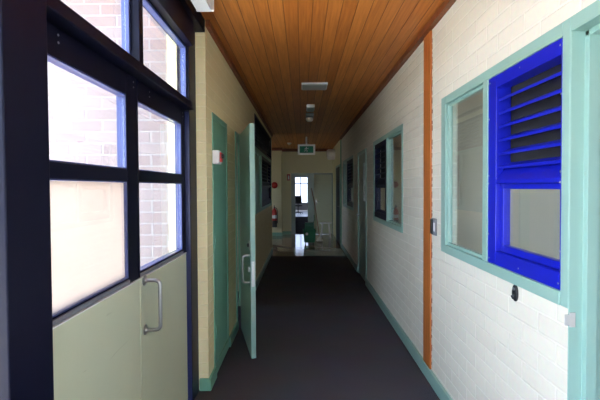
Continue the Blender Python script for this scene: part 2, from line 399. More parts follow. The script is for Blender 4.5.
glazed_leaf(2, 1.956, 2.738, 'glazed door leaf with the steel pull handle', True, False, .012, .068)
# glazing of the bay beside the viewer
w = struct('window_8', (-.86, 0, .05), 'navy framed glazed bay beside the viewer', 'window')
b = MB(); 
b.box(-.905, -.775, YB, .9845, 0.0, .12); b.box(-.905, -.775, YB, .9845, 2.55, 2.629); b.box(-.905, -.775, YB, .9845, 2.07, 2.13)
for y in (YB, -1.0): b.box(-.9045, -.7755, y, y+.07, .12, 2.55)
b.build('window_frame', M['navyblue'], w, bevel=.003)
for a, c in ((YB+.0705, -1.0005), (-.9295, .9845)):
    MB().box(-.845, -.839, a, c, .1205, 2.0695).build('glass_pane', M['glass'], w)
    MB().box(-.845, -.839, a, c, 2.1305, 2.5495).build('glass_pane', M['glass'], w)
# outside
MB().box(-4.6, -.985, 2.6, 2.9995, 3.05, 3.2).build('roof_shade_slab', M['white'], label='unseen roof slab added to shade the brick wall outside the glazed doors', cat='roof', kind='structure')  # out of view, added to cut the sky light on the brick
MB().box(-.96, 4, -9, YB-.101, -.12, -.02).build('ground_behind', M['concrete'], label='pale paving outside the added glazed end behind the viewer', cat='paving', kind='structure')
MB().box(-4.6, -.98, 3.0, 3.23, -.12, 3.4).build('wall_outside', M['outbrick'], label='pink brick wall outside the glazed doors', cat='wall', kind='structure')
MB().box(-9, -.9605, -7, 2.9995, -.12, -.02).build('ground_outside', M['concrete'], label='pale paving outside the glazed doors', cat='paving', kind='structure')

# ------------------------------------------------------------------ left wall: cupboard door, open door, window
d = struct('door_3', (XL, 3.43, .1), 'narrow closed green cupboard door on the left wall', 'door')
b = MB(); b.box(XL-.10, XL+.008, 3.131, 3.165, .0, 2.089); b.box(XL-.10, XL+.008, 3.695, 3.729, .0, 2.089); b.box(XL-.10, XL+.008, 3.165, 3.695, 2.05, 2.089); b.box(XL-.10, XL+.008, 3.165, 3.695, .0, .09)
b.build('door_frame', M['teal_dark'], d, bevel=.002)
MB().box(XL-.04, XL+.002, 3.167, 3.693, .092, 2.048).build('door_panel', M['teal_dark'], d, bevel=.002)
for z in (.35, 1.07, 1.75):
    MB().tube([(XL+.008, 3.166, z-.045), (XL+.008, 3.166, z+.045)], .006, 10).build('hinge', M['teal_dark'], d)

c = empty('call_point', (XL+.008, 3.12, 1.72), label='white wall box with red button beside the green cupboard', cat='call point')
MB().box(XL+.009, XL+.062, 3.09, 3.19, 1.685, 1.79).build('housing', M['white'], c, bevel=.006)
MB().box(XL+.0625, XL+.075, 3.105, 3.175, 1.70, 1.775).build('face_plate', M['red'], c, bevel=.004, label='red front plate')
MB().lathe([(.018, 0), (.018, .012), (.012, .016)], (XL+.0755, 3.135, 1.745), 'x', 18).build('push_button', M['black'], c, smooth=True)

d = struct('door_4', (XL, 4.22, .01), 'green frame of the doorway behind the open door', 'door frame')
b = MB(); b.box(XL-.108, XL+.012, 4.201, 4.236, 0, 2.089); b.box(XL-.108, XL+.012, 5.024, 5.059, 0, 2.089); b.box(XL-.108, XL+.012, 4.236, 5.024, 2.054, 2.089)
b.build('door_frame', M['teal_dark'], d, bevel=.002)
# open leaf: hinged at the near jamb, folded back towards the viewer
hx, hy = XL+.045, 4.215; ex, ey = -.447, 3.445
ang = math.atan2(ey-hy, ex-hx); Lw = math.hypot(ex-hx, ey-hy)
T = Matrix.Translation((hx, hy, 0)) @ Matrix.Rotation(ang, 4, 'Z')     # local x along leaf, local +y is the corridor side
d = struct('door_5', (hx, hy, .012), 'green door standing open into the corridor with steel lock', 'door')
MB().box(0, Lw, 0, .042, .012, 2.052, T).build('door_leaf', M['teal'], d, bevel=.002)
f = -1                                                   # the face turned to the wall and the viewer is local y=0
b = MB(); b.box(Lw-.095, Lw-.025, -.006, -.0005, 0.955, 1.035, T); b.build('lock_plate', M['chrome'], d, bevel=.003)
b = MB(); b.lathe([(.016, 0), (.016, .012), (.010, .016)], (0, 0, 0), 'y', 16)
for v in b.bm.verts: v.co = T @ Vector((Lw-.06+v.co.x, -.0065-v.co.y, 0.995+v.co.z))
b.build('lock_cylinder', M['black'], d, smooth=True)
pts = []; z0, z1, xo, rc = .665, .905, .062, .03; xx = Lw-.065
pts = [(xx, -.0005, z1), (xx, -xo+rc, z1)]+[(xx, -xo+rc-rc*math.sin(t), z1-rc+rc*math.cos(t)) for t in [R(18*k) for k in range(1, 6)]]
pts += [(xx, -xo+rc-rc*math.cos(t), z0+rc-rc*math.sin(t)) for t in [R(18*k) for k in range(0, 6)]]+[(xx, -.0005, z0)]
MB().tube([T @ Vector(p) for p in pts], .010, 12).build('pull_handle', M['steel'], d, smooth=True, label='steel D pull handle')
MB().box(Lw-.075, Lw-.03, -.02, -.0005, .765, .805, T).build('latch_snib', M['steel'], d, bevel=.004)
MB().box(Lw+.0005, Lw+.003, .009, .033, .64, .86, T).build('strike_edge', M['chrome'], d, label='steel lock edge plate')
for z in (.25, 1.03, 1.82):
    MB().tube([T @ Vector((-.008, .006, z-.05)), T @ Vector((-.008, .006, z+.05))], .007, 10).build('hinge', M['steel'], d)

# ------------------------------------------------------------------ windows with louvres
def louvre_window(n, side, y0, y1, z0, z1, yl0, yl1, label, blue, teal, mull=.055, solid=False):
    """side +1 = right wall; (yl0,yl1): span of the blue louvre unit, the rest is a fixed pane"""
    X = XR if side > 0 else XL
    fx = lambda d: X+side*d                               # d = depth behind the wall face
    w = struct(f'window_{n}', (X, (y0+y1)/2, z0), label, 'window')
    ft = .055; fn = .045
    b = MB()
    bx = lambda b, d0, d1, a, c, e, f: b.box(fx(d0), fx(d1), a, c, e, f)
    zt = z1
    # outer frame (teal), slightly proud of the bricks
    bx(b, -.006, .045, y0+.0008, y0+fn, z0+.0008, zt-.0008); bx(b, -.006, .045, y1-ft*1.5, y1-.0008, z0+.0008, zt-.0008)
    bx(b, -.006, .045, y0+fn, y1-ft*1.5, zt-ft, zt-.0008); bx(b, -.010, .045, y0+fn, y1-ft*1.5, z0+.0008, z0+ft)
    # mullion between pane and louvre
    if yl0-y0 < .1: ym0, ym1 = yl1, yl1+mull; py0, py1 = ym1, y1-ft*1.5; la, lb = y0+fn, yl1
    else: ym0, ym1 = yl0-mull, yl0; py0, py1 = y0+fn, ym0; la, lb = yl0, y1-ft*1.5
    bx(b, -.006, .045, ym0, ym1, z0+ft, zt-ft)
    b.build('window_frame', teal, w, bevel=.003)
    za, zb = z0+ft, zt-ft
    MBb = MB(); bead = .018                               # glazing beads round the fixed pane
    bx(MBb, .010, .0295, py0+.0005, py0+bead, za+.0005, zb-.0005); bx(MBb, .010, .0295, py1-bead, py1-.0005, za+.0005, zb-.0005)
    bx(MBb, .010, .0295, py0+bead, py1-bead, za+.0005, za+bead); bx(MBb, .010, .0295, py0+bead, py1-bead, zb-bead, zb-.0005)
    MBb.build('glazing_bead', teal, w, bevel=.002)
    g = MB(); bx(g, .030, .035, py0+.001, py1-.001, za+.001, zb-.001); g.build('infill_panel' if solid else 'glass_pane', teal if solid else M['glass'], w)
    # blue louvre unit
    zm = 1.535; s, sf = (.014, .085) if yl0-y0 < .1 else (.085, .014); d0, d1 = -.001, .075
    L = MB()
    bx(L, d0, d1, la+.0008, la+s, za+.0008, zb-.0008); bx(L, d0, d1, lb-sf, lb-.0008, za+.0008, zb-.0008)
    bx(L, d0, d1, la+s, lb-sf, zb-.062, zb-.0008); bx(L, d0, d1, la+s, lb-sf, za+.0008, za+.07)
    L.prism([(-.002, zm-.022), (.074, zm-.022), (.074, zm+.06), (.05, zm+.06), (-.002, zm-.004)], la+s, lb-sf, lambda a, p, q: (fx(p), a, q))
    lf = L.build('louvre_frame', blue, w, bevel=.003)
    zt2 = zb-.062; nb = 6; pitch = (zt2-(zm+.055))/nb
    for k in range(nb):
        zc = zm+.052+pitch*(k+.45)
        bl = MB(); bl.prism([(.012, zc-.024), (.014, zc-.030), (.020, zc-.028), (.056, zc-.004), (.053, zc+.001), (.018, zc-.020), (.012, zc-.017)], la+s+.0005, lb-sf-.0005, lambda a, p, q: (fx(p), a, q))
        bl.build('louvre_blade', blue, w)
    sc = MB(); bx(sc, .0775, .079, la+.03, lb-.03, zm+.02, zb-.03); sc.build('insect_screen', M['screen'], w)
    # lower sash
    sa, sb = la+s, lb-sf; q = .032
    h = MB(); bx(h, .022, .058, sa+.0008, sa+q, za+.071, zm-.0225); bx(h, .022, .058, sb-q, sb-.0008, za+.071, zm-.0225)
    bx(h, .022, .058, sa+q, sb-q, za+.071, za+.071+q); bx(h, .022, .058, sa+q, sb-q, zm-.0225-q*.8, zm-.0225)
    h.build('sash', blue, w, bevel=.003)
    g = MB(); bx(g, .040, .045, sa+q+.0005, sb-q-.0005, za+.0715+q, zm-.023-q*.8); g.build('sash_panel' if solid else 'glass_pane', blue if solid else M['glass'], w)
    sr = MB()                                             # screw heads
    for y in (la+.02, (la+lb)/2, lb-.02):
        for z in (za+.025, zb-.025): sr.lathe([(.0045, 0), (.0045, .0015), (.002, .0025)], (fx(d0+.0005), y, z), 'x', 8)
    for z in (1.25, zm-.02, zm+.02, 1.85):
        for y in (la+.012, lb-.012): sr.lathe([(.0045, 0), (.0045, .0015), (.002, .0025)], (fx(d0+.0005), y, z), 'x', 8)
    if side > 0:
        for v in sr.bm.verts: v.co.x = 2*fx(d0+.0005)-v.co.x
    sr.build('screw', M['alu'], lf)
    return w
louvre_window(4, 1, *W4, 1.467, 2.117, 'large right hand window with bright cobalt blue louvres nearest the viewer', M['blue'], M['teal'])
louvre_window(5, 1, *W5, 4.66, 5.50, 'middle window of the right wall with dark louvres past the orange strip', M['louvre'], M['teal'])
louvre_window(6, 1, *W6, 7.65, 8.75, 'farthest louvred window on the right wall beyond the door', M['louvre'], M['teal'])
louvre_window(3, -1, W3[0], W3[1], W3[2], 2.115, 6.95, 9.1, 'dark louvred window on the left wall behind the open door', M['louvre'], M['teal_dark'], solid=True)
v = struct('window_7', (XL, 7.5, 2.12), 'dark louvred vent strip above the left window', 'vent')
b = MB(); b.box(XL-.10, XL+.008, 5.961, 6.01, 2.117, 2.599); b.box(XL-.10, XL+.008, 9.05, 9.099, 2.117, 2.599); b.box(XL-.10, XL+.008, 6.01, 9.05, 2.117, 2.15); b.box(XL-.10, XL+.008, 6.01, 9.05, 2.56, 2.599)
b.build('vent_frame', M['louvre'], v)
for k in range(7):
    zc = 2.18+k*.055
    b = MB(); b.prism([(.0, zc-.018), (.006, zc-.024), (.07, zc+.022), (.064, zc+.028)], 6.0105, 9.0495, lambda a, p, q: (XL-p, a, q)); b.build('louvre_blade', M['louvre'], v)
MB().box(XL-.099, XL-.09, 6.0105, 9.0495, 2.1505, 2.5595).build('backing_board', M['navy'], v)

# ------------------------------------------------------------------ right door frames
d = struct('door_6', (XR, 1.04, 0), 'pale teal door frame at the right edge with steel strike plate', 'door frame')
def jamb(b, y, s):     # s=+1: jamb on the far side (its rebated face looks at the viewer)
    b.box(XR-.012, XR+.062, y, y+s*.0005+s*.0, 0, 2.0) if False else None
b = MB(); y1 = 1.4665
prof = [(-.006, 0), (-.006, -.004), (.045, -.004), (.045, -.025), (.085, -.025), (.085, -.010), (.125, -.010), (.125, 0)]
b.prism([(p, q) for p, q in prof], 0, 2.09, lambda a, p, q: (XR+p, y1+.0+q, a))
y2 = .6005
b.prism([(p, -q) for p, q in prof], 0, 2.09, lambda a, p, q: (XR+p, y2+q, a))
prof2 = [(-.006, 2.114), (-.006, 2.0605), (.045, 2.0605), (.045, 2.04), (.085, 2.04), (.085, 2.0605), (.125, 2.0605), (.125, 2.114)]
b.prism(prof2, y2, y1, lambda a, p, q: (XR+p, a, q))
b.build('door_frame', M['teal'], d, bevel=.002)
b = MB(); b.box(XR-.004, XR+.018, 1.459, 1.4622, .98, 1.034); b.box(XR-.022, XR-.004, 1.458, 1.4622, .987, 1.027)
b.build('strike_plate', M['chrome'], d, bevel=.001, label='steel strike plate')

d = struct('door_7', (XR, 6.55, 0), 'closed grey green door with slim vision pane on the right wall', 'door')
b = MB(); b.box(XR-.012, XR+.10, 6.101, 6.15, 0, 2.089); b.box(XR-.012, XR+.10, 6.95, 6.999, 0, 2.089); b.box(XR-.012, XR+.10, 6.15, 6.95, 2.045, 2.089)
b.build('door_frame', M['teal'], d, bevel=.002)
b = MB(); xa, xb = XR+.002, XR+.04
b.box(xa, xb, 6.152, 6.30, .01, 2.043); b.box(xa, xb, 6.45, 6.948, .01, 2.043); b.box(xa, xb, 6.30, 6.45, .01, 1.28); b.box(xa, xb, 6.30, 6.45, 1.88, 2.043)
b.build('door_leaf', M['doorgrey'], d)
MB().box(xa+.012, xa+.018, 6.3005, 6.4495, 1.2805, 1.8795).build('vision_pane', M['glass'], d)
b = MB(); b.lathe([(.026, 0), (.026, -.006), (.01, -.010), (.01, -.045)], (xa, 6.88, 1.02), 'x', 16); b.tube([(xa-.045, 6.885, 1.02), (xa-.045, 6.77, 1.02)], .009, 10)
b.build('lever_handle', M['steel'], d, smooth=True)

# ------------------------------------------------------------------ small wall fittings, near right
s_ = empty('light_switch', (XR, 2.97, 1.2), label='small black and grey switch plate beside the orange timber strip', cat='switch')
MB().box(XR-.012, XR-.0005, 2.912, 3.012, 1.14, 1.265).build('plate', M['grey'], s_, bevel=.002)
MB().box(XR-.022, XR-.0125, 2.965, 3.008, 1.148, 1.257).build('key_block', M['black'], s_, bevel=.003)
MB().box(XR-.016, XR-.0125, 2.925, 2.952, 1.17, 1.235).build('rocker', M['white'], s_, bevel=.002)
h = empty('wall_hook', (XR, 1.835, 1.0), label='small black hook on the brick below the blue louvred window', cat='hook')
MB().lathe([(.030, -.0005), (.030, -.006), (.024, -.010)], (XR, 1.835, 1.008), 'x', 24, .75, 1.3).build('back_plate', M['black'], h, smooth=True)
MB().tube([(XR-.009, 1.835, 1.0), (XR-.013, 1.835, .990), (XR-.016, 1.835, .984), (XR-.018, 1.835, .990), (XR-.0185, 1.835, .996)], [.007, .007, .006, .005, .005], 10).build('hook_arm', M['black'], h, smooth=True)
MB().lathe([(.008, 0), (.008, -.002), (.004, -.004)], (XR-.0102, 1.835, 1.026), 'x', 12).build('screw', M['steel'], h)

# ------------------------------------------------------------------ ceiling fittings
l = empty('ceiling_light', (-.6, 1.9, CEIL), label='white batten light on the ceiling above the glazed doors', cat='light')
MB().box(-.645, -.545, 1.25, 2.50, 2.60, CEIL-.001).build('body', M['white'], l, bevel=.004)
MB().box(-.650, -.540, 2.5005, 2.515, 2.594, CEIL-.001).build('end_cap', M['white'], l, bevel=.002)
MB().box(-.640, -.550, 1.26, 2.49, 2.585, 2.5995).build('diffuser', M['white'], l, bevel=.002)
l = empty('ceiling_light', (.17, 5.0, CEIL), label='square grey unlit light panel on the corridor ceiling', cat='light')
MB().box(0, .31, 4.70, 4.98, CEIL-.018, CEIL-.001).build('body', M['white'], l, bevel=.004)
MB().box(.012, .298, 4.712, 4.968, CEIL-.028, CEIL-.0185).build('diffuser', M['diffuser'], l, bevel=.002)
e = empty('ceiling_emergency_light', (.135, 6.0, CEIL), label='small white box light hanging below the corridor ceiling', cat='light')
MB().box(.075, .195, 5.92, 6.25, CEIL-.045, CEIL-.001).build('body', M['white'], e, bevel=.006)
MB().box(.085, .185, 5.93, 6.24, CEIL-.056, CEIL-.0455).build('lens', M['diffuser'], e, bevel=.003)
e = empty('ceiling_motion_sensor', (.13, 6.9, CEIL), label='ivory sensor box on the ceiling behind the white box light', cat='sensor')
MB().box(.07, .20, 6.6, 6.95, CEIL-.045, CEIL-.001).build('body', M['grey'], e, bevel=.004)
MB().lathe([(.06, 0), (.06, -.03), (.045, -.055), (.02, -.062)], (.135, 6.85, CEIL-.0455), 'z', 20).build('dome', M['offwhite'], e, smooth=True)
e = empty('smoke_detector', (-.30, 10.4, CEIL), label='small round white smoke detector on the lobby ceiling', cat='smoke detector')
MB().lathe([(.062, -.003), (.062, -.02), (.05, -.03)], (-.34, 11.0, CEIL), 'z', 24).build('base', M['white'], e, smooth=True)
MB().lathe([(.04, -.0305), (.042, -.05), (.025, -.062), (.005, -.064)], (-.34, 11.0, CEIL), 'z', 24).build('sensor_dome', M['offwhite'], e, smooth=True)
# exit sign
ex_ = empty('exit_sign', (.13, 9.7, CEIL), label='green exit sign with white running figure hanging from ceiling', cat='sign')
yx = 9.7; cx = .115
MB().box(cx-.21, cx+.21, yx-.02, yx+.05, CEIL-.437, CEIL-.19).build('housing', M['signframe'], ex_, bevel=.006)
MB().box(cx-.165, cx+.165, yx-.024, yx-.0205, CEIL-.395, CEIL-.232).build('sign_face', M['signgreen'], ex_, label='green sign face')
b = MB(); zc = CEIL-.310; yy = yx-.0265
b.lathe([(.012, 0), (.012, .0018)], (cx+.0, yy, zc+.05), 'y', 14)
for a, c_ in (((.0, .032), (-.012, -.008)), ((-.012, -.008), (.018, -.028)), ((.018, -.028), (.010, -.058)), ((-.012, -.008), (-.035, -.04)), ((-.035, -.04), (-.06, -.04)),
              ((0, .03), (.03, .012)), ((.03, .012), (.045, .026)), ((-.002, .03), (-.032, .024)), ((-.032, .024), (-.045, .002))):
    p0, p1 = Vector((cx+a[0], yy+.0008, zc+a[1])), Vector((cx+c_[0], yy+.0008, zc+c_[1])); dv = (p1-p0).normalized()*.004; n = Vector((dv.z, 0, -dv.x))*1.3
    vs = [b.bm.verts.new(p) for p in (p0-dv+n, p1+dv+n, p1+dv-n, p0-dv-n)]
    vs2 = [b.bm.verts.new(v.co+Vector((0, .0012, 0))) for v in vs]
    b.bm.faces.new(vs); b.bm.faces.new(vs2[::-1])
    for i in range(4): b.bm.faces.new((vs[i], vs[(i+1) % 4], vs2[(i+1) % 4], vs2[i]))
b.build('running_figure', M['white'], ex_, label='white running figure')
MB().box(cx-.02, cx+.02, yx, yx+.03, CEIL-.1895, CEIL-.001).build('bracket', M['white'], ex_)

# ------------------------------------------------------------------ lobby shell
XD0, XD1 = -.215, .185          # clear doorway in the far wall
def wall_x(name, y0, y1, x0, x1, z0, z1, holes, mat, label):
    b = MB(); xs = sorted({x0, x1, *[h[0] for h in holes], *[h[1] for h in holes]})
    for a, c in zip(xs, xs[1:]):
        z = z0
        for h in sorted([h for h in holes if h[0] <= a+1e-6 and h[1] >= c-1e-6], key=lambda h: h[2]):
            if h[2] > z: b.box(a, c, y0, y1, z, h[2])
            z = h[3]
        if z < z1: b.box(a, c, y0, y1, z, z1)
    return b.build(name, mat, label=label, cat='wall', kind='structure')
wall_x('wall_far', YF, YF+.12, XLOB0, XLOB1, 0, CEIL, [(XD0-.13, 1.0, 0, 1.95)], M['plaster'], 'cream wall at the far end of the lobby with a doorway')
MB().box(-1.6, -.63, YF-.35, YF-.001, 0, CEIL-.003).build('wall_pier', M['plaster'], label='pale pier in the lobby carrying the red alarm bell', cat='wall', kind='structure')
wall_y('wall_lobby_left', XLOB0-.12, XLOB0, 8.7, YF+.12, 0, CEIL, [(9.9, 11.6, .9, 1.6)], M['plaster'], 'left side wall of the lobby with a window')
w = struct('window_9', (XLOB0-.06, 10.75, .9), 'window in the left side wall of the lobby', 'window')
b = MB(); b.box(XLOB0-.09, XLOB0-.03, 9.901, 9.95, .901, 1.599); b.box(XLOB0-.09, XLOB0-.03, 11.55, 11.599, .901, 1.599); b.box(XLOB0-.09, XLOB0-.03, 9.95, 11.55, .901, .95); b.box(XLOB0-.09, XLOB0-.03, 9.95, 11.55, 1.55, 1.599); b.box(XLOB0-.09, XLOB0-.03, 10.72, 10.78, .95, 1.55)
b.build('window_frame', M['navyblue'], w); MB().box(XLOB0-.063, XLOB0-.057, 9.951, 10.719, .951, 1.549).build('glass_pane', M['glass'], w); MB().box(XLOB0-.063, XLOB0-.057, 10.781, 11.549, .951, 1.549).build('glass_pane', M['glass'], w)
wall_x('wall_lobby_near', 9.3, 9.42, XLOB0, XL-.111, 0, CEIL-.003, [], M['plaster'], 'lobby wall turning back from the end of the left corridor wall')
wall_x('wall_room_end', 9.3, 9.42, XR+.1105, XLOB1, 0, CEIL-.003, [], M['plaster'], 'lobby wall behind the end of the right corridor wall')
# right side of lobby: wall with a dark doorway
wall_y('wall_lobby_right', XR+.0, XR+.11, YR+.001, YF-.001, 0, CEIL-.003, [(10.25, 11.5, 0, 2.09)], M['plaster'], 'right side wall of the lobby with a dark doorway')
d = struct('door_8', (XR, 10.9, 0), 'dark doorway in a teal frame on the right of the lobby', 'door frame')
b = MB(); b.box(XR-.015, XR+.10, 10.251, 10.30, 0, 2.089); b.box(XR-.015, XR+.10, 11.45, 11.499, 0, 2.089); b.box(XR-.015, XR+.10, 10.30, 11.45, 2.04, 2.089); b.build('door_frame', M['teal'], d, bevel=.002)
MB().box(XR-.010, XR+.03, 10.302, 11.448, .012, 2.038).build('door_leaf', M['louvre'], d, label='dark sheet for the shade in the doorway')  # dark sheet fills the opening in place of its shade
MB().tube([(XR-.0105, 10.40, 1.0), (XR-.05, 10.40, 1.0), (XR-.05, 10.52, 1.0)], .009, 8).build('lever_handle', M['steel'], d)
MB().box(XLOB1, XLOB1+.1, 9.3, YF+.12, 0, CEIL).build('wall_lobby_end', M['plaster'], label='end wall of the dark room to the right of the lobby', cat='wall', kind='structure')
MB().box(XR-.03, XR-.002, YR-.03, YR+.03, 0, CEIL-.06).build('trim_pipe', M['teal_dark'], bevel=.01, label='slim dark cover at the far end of the right wall', cat='cover strip', kind='structure')
# far trims
MB().box(-.628, .98, YF-.03, YF-.001, CEIL-.09, CEIL-.003).build('trim_far', M['cornice'], label='dark timber cornice on the far lobby wall', cat='cornice', kind='structure')
MB().box(-1.6, -.60, YF-.38, YF-.3505, CEIL-.09, CEIL-.003).build('trim_pier', M['cornice'], label='dark timber cornice on the pier of the lobby', cat='cornice', kind='structure')
MB().box(-.628, XD0-.131, YF-.022, YF-.001, 0, .1).build('baseboard_far', M['teal_dark'], label='green skirting on the far lobby wall', cat='baseboard', kind='structure')
MB().box(-1.6, -.61, YF-.372, YF-.3505, 0, .1).build('baseboard_pier', M['teal_dark'], label='green skirting at the foot of the lobby pier', cat='baseboard', kind='structure')
# far doorway: frame, mid post, fixed dark door panel
d = struct('door_9', (0, YF, 0), 'green frame of the far doorway with bright room beyond', 'door frame')
b = MB(); b.box(XD0-.129, XD0, YF-.015, YF+.13, 0, 1.949); b.box(XD1, XD1+.20, YF-.015, YF+.13, 0, 1.949); b.box(.95, .999, YF-.015, YF+.13, 0, 1.949); b.box(XD0, XD1, YF-.015, YF+.13, 1.82, 1.949); b.box(XD1+.20, .95, YF-.015, YF+.13, 1.90, 1.949)
b.build('door_frame', M['doorgrey'], d, bevel=.002)
MB().box(XD1+.202, .948, YF+.03, YF+.07, .012, 1.898).build('door_leaf', M['cream'], d, label='closed grey green leaf')
b = MB(); b.box(XD1+.25, XD1+.29, YF+.022, YF+.0295, .95, 1.12); b.tube([(XD1+.27, YF+.0215, 1.04), (XD1+.27, YF-.02, 1.04), (XD1+.38, YF-.02, 1.04)], .009, 8); b.build('lever_handle', M['steel'], d)
# room beyond
MB().box(-2.2, 2.2, YF+.0005, 20.5, -.1, -.004).build('floor_beyond', M['carpet'], label='dark floor just past the far doorway', cat='floor', kind='structure')
MB().box(-2.2, 2.2, 20.5, 26.0, -.1, -.004).build('floor_beyond_light', M['vinyl'], label='pale floor in front of the window past the far doorway', cat='floor', kind='structure')
MB().box(-2.2, 2.2, YF+.121, 26.0, CEIL-.02, CEIL+.06).build('ceiling_beyond', M['white'], label='white ceiling of the room beyond the far doorway', cat='ceiling', kind='structure')
MB().box(-2.3, -2.2, YF+.121, 26.1, 0, CEIL-.02).build('wall_beyond_left', M['beige'], label='left wall of the room beyond the far doorway', cat='wall', kind='structure')
MB().box(2.2, 2.3, YF+.121, 26.1, 0, CEIL-.02).build('wall_beyond_right', M['beige'], label='right wall of the room beyond the far doorway', cat='wall', kind='structure')
wall_x('wall_beyond_end', 26.0, 26.1, -2.2, 2.2, 0, CEIL-.02, [(-.62, 1.6, .45, 2.68)], M['white'], 'end wall with window in the room beyond the far doorway')
w = struct('window_10', (0, 26.05, .75), 'bright window at the end of the room beyond the far doorway', 'window')
b = MB()
for x in (-.62, -.12, .36, 1.0, 1.55): b.box(x+.0005, x+.0495, 26.02, 26.08, .451, 2.679)
for z in (.451, 1.72, 2.63): b.box(-.5700, 1.5500, 26.021, 26.079, z, z+.0485)
b.build('window_frame', M['grey'], w); MB().box(-.5695, 1.5495, 26.04, 26.045, .50, 2.6295).build('glass_pane', M['tint'], w)

# ------------------------------------------------------------------ side rooms seen through the windows
def room(side, y0, y1, depth, win, word, mat):
    X0 = XR+.1105 if side > 0 else XL-.1105
    X1 = X0+side*depth
    a, c = min(X0, X1), max(X0, X1)
    MB().box(XR+.301 if side > 0 else a, c if side > 0 else -.9605, y0, y1, -.1, -.002).build('floor_room', M['vinyl'], label=f'grey floor of the {word}', cat='floor', kind='structure')
    MB().box(a+(.01 if side > 0 else 0), c-(0 if side > 0 else .01), y0, y1, CEIL-.03, CEIL+.05).build('ceiling_room', M['white'], label=f'white ceiling of the {word}', cat='ceiling', kind='structure')
    MB().box(a, c, y0-.08, y0-.001, 0, CEIL-.031).build('wall_room_near', mat, label=f'near partition of the {word}', cat='wall', kind='structure')
    MB().box(a, c, y1+.001, y1+.08, 0, CEIL-.031).build('wall_room_far', mat, label=f'far partition of the {word}', cat='wall', kind='structure')
    xo, xi = X1+side*.1, X1+side*.001
    wall_y('wall_room_outer', min(xo, xi), max(xo, xi), y0-.08, y1+.08, 0, CEIL, [win], mat, f'outer wall with window in the {word}')
    w = struct('window_11', (X1, (win[0]+win[1])/2, win[2]), f'outer window of the {word}', 'window')
    xm = X1+side*.05; b = MB(); n = 3
    for k in range(n+1):
        y = win[0]+(win[1]-win[0]-.06)*k/n; b.box(xm-.03, xm+.03, y+.001, y+.059, win[2]+.001, win[3]-.001)
    b.box(xm-.028, xm+.028, win[0]+.06, win[1]-.06, win[2]+.001, win[2]+.05); b.box(xm-.028, xm+.028, win[0]+.06, win[1]-.06, win[3]-.05, win[3]-.001)
    b.build('window_frame', M['white'], w)
    MB().box(xm-.003, xm+.003, win[0]+.061, win[1]-.061, win[2]+.051, win[3]-.051).build('glass_pane', M['glass'], w)
room(1, -.6, 3.12, 2.6, (.4, 2.6, 1.0, 2.3), 'room behind the nearest right hand window', M['beige'])
room(1, 3.30, 5.85, 2.2, (4.2, 5.0, 1.2, 2.0), 'room behind the middle right hand window', M['beige'])
room(-1, 4.02, 5.75, 1.9, (4.2, 5.4, .55, 1.25), 'room behind the open green door', M['beige'])
room(-1, 5.88, 9.12, 2.4, (7.2, 7.8, 1.3, 1.9), 'dim room behind the dark left window', M['beige'])
room(1, 6.0, 9.2, 2.2, (7.6, 8.4, 1.3, 1.9), 'dim room behind the farthest right hand window', M['beige'])

# ------------------------------------------------------------------ lobby things
YP = YF-.351
t = empty('alarm_bell', (-.85, YP, 1.55), label='round red alarm bell on the pale pier in the lobby', cat='bell')
MB().lathe([(.035, -.0005), (.035, -.02)], (-.85, YP, 1.57), 'y', 18).build('mount', M['black'], t)
MB().lathe([(.095, -.0205), (.10, -.03), (.09, -.055), (.055, -.072), (.006, -.078)], (-.85, YP, 1.57), 'y', 28).build('gong', M['red'], t, smooth=True)
t = empty('fire_extinguisher', (-.845, YP-.1, .18), label='red fire extinguisher hanging on the lobby pier', cat='fire extinguisher')
fx_, fy_ = -.855, YP-.10
MB().lathe([(.060, .30), (.078, .315), (.080, .34), (.080, .72), (.068, .79), (.030, .83), (.026, .86)], (fx_, fy_, 0), 'z', 24).build('cylinder', M['red'], t, smooth=True)
MB().lathe([(.0808, .55), (.0808, .65)], (fx_, fy_, 0), 'z', 24).build('label_band', M['white'], t, smooth=True, label='white band')
b = MB(); b.tube([(fx_, fy_, .8605), (fx_, fy_, .90)], .018, 12); b.box(fx_-.012, fx_+.012, fy_-.09, fy_+.02, .90, .915); b.box(fx_-.010, fx_+.010, fy_-.10, fy_, .935, .948); b.box(fx_-.01, fx_+.01, fy_-.005, fy_+.015, .915, .937)
b.build('valve', M['black'], t)
MB().tube([(fx_+.02, fy_, .88), (fx_+.07, fy_-.02, .86), (fx_+.10, fy_-.03, .76), (fx_+.098, fy_-.04, .55), (fx_+.092, fy_-.04, .40)], [.009, .009, .009, .009, .014], 10).build('hose', M['black'], t, smooth=True)
MB().box(fx_-.04, fx_+.04, YP-.02, YP-.0005, .60, .84).build('bracket', M['black'], t)
MB().lathe([(.0815, .28), (.0815, .48)], (fx_, fy_, 0), 'z', 24).build('dark_band', M['black'], t)  # black over the lower part of the cylinder
t = empty('safety_sign', (-.42, YF, 1.8), label='small red sign on the far wall left of the doorway', cat='sign')
MB().box(-.475, -.37, YF-.006, YF-.0005, 1.72, 1.92).build('plate', M['red'], t, bevel=.001)
b = MB(); b.box(-.445, -.40, YF-.0075, YF-.0062, 1.7755, 1.875); b.box(-.455, -.39, YF-.0075, YF-.0062, 1.755, 1.776); b.build('symbol', M['white'], t, label='white pictogram')
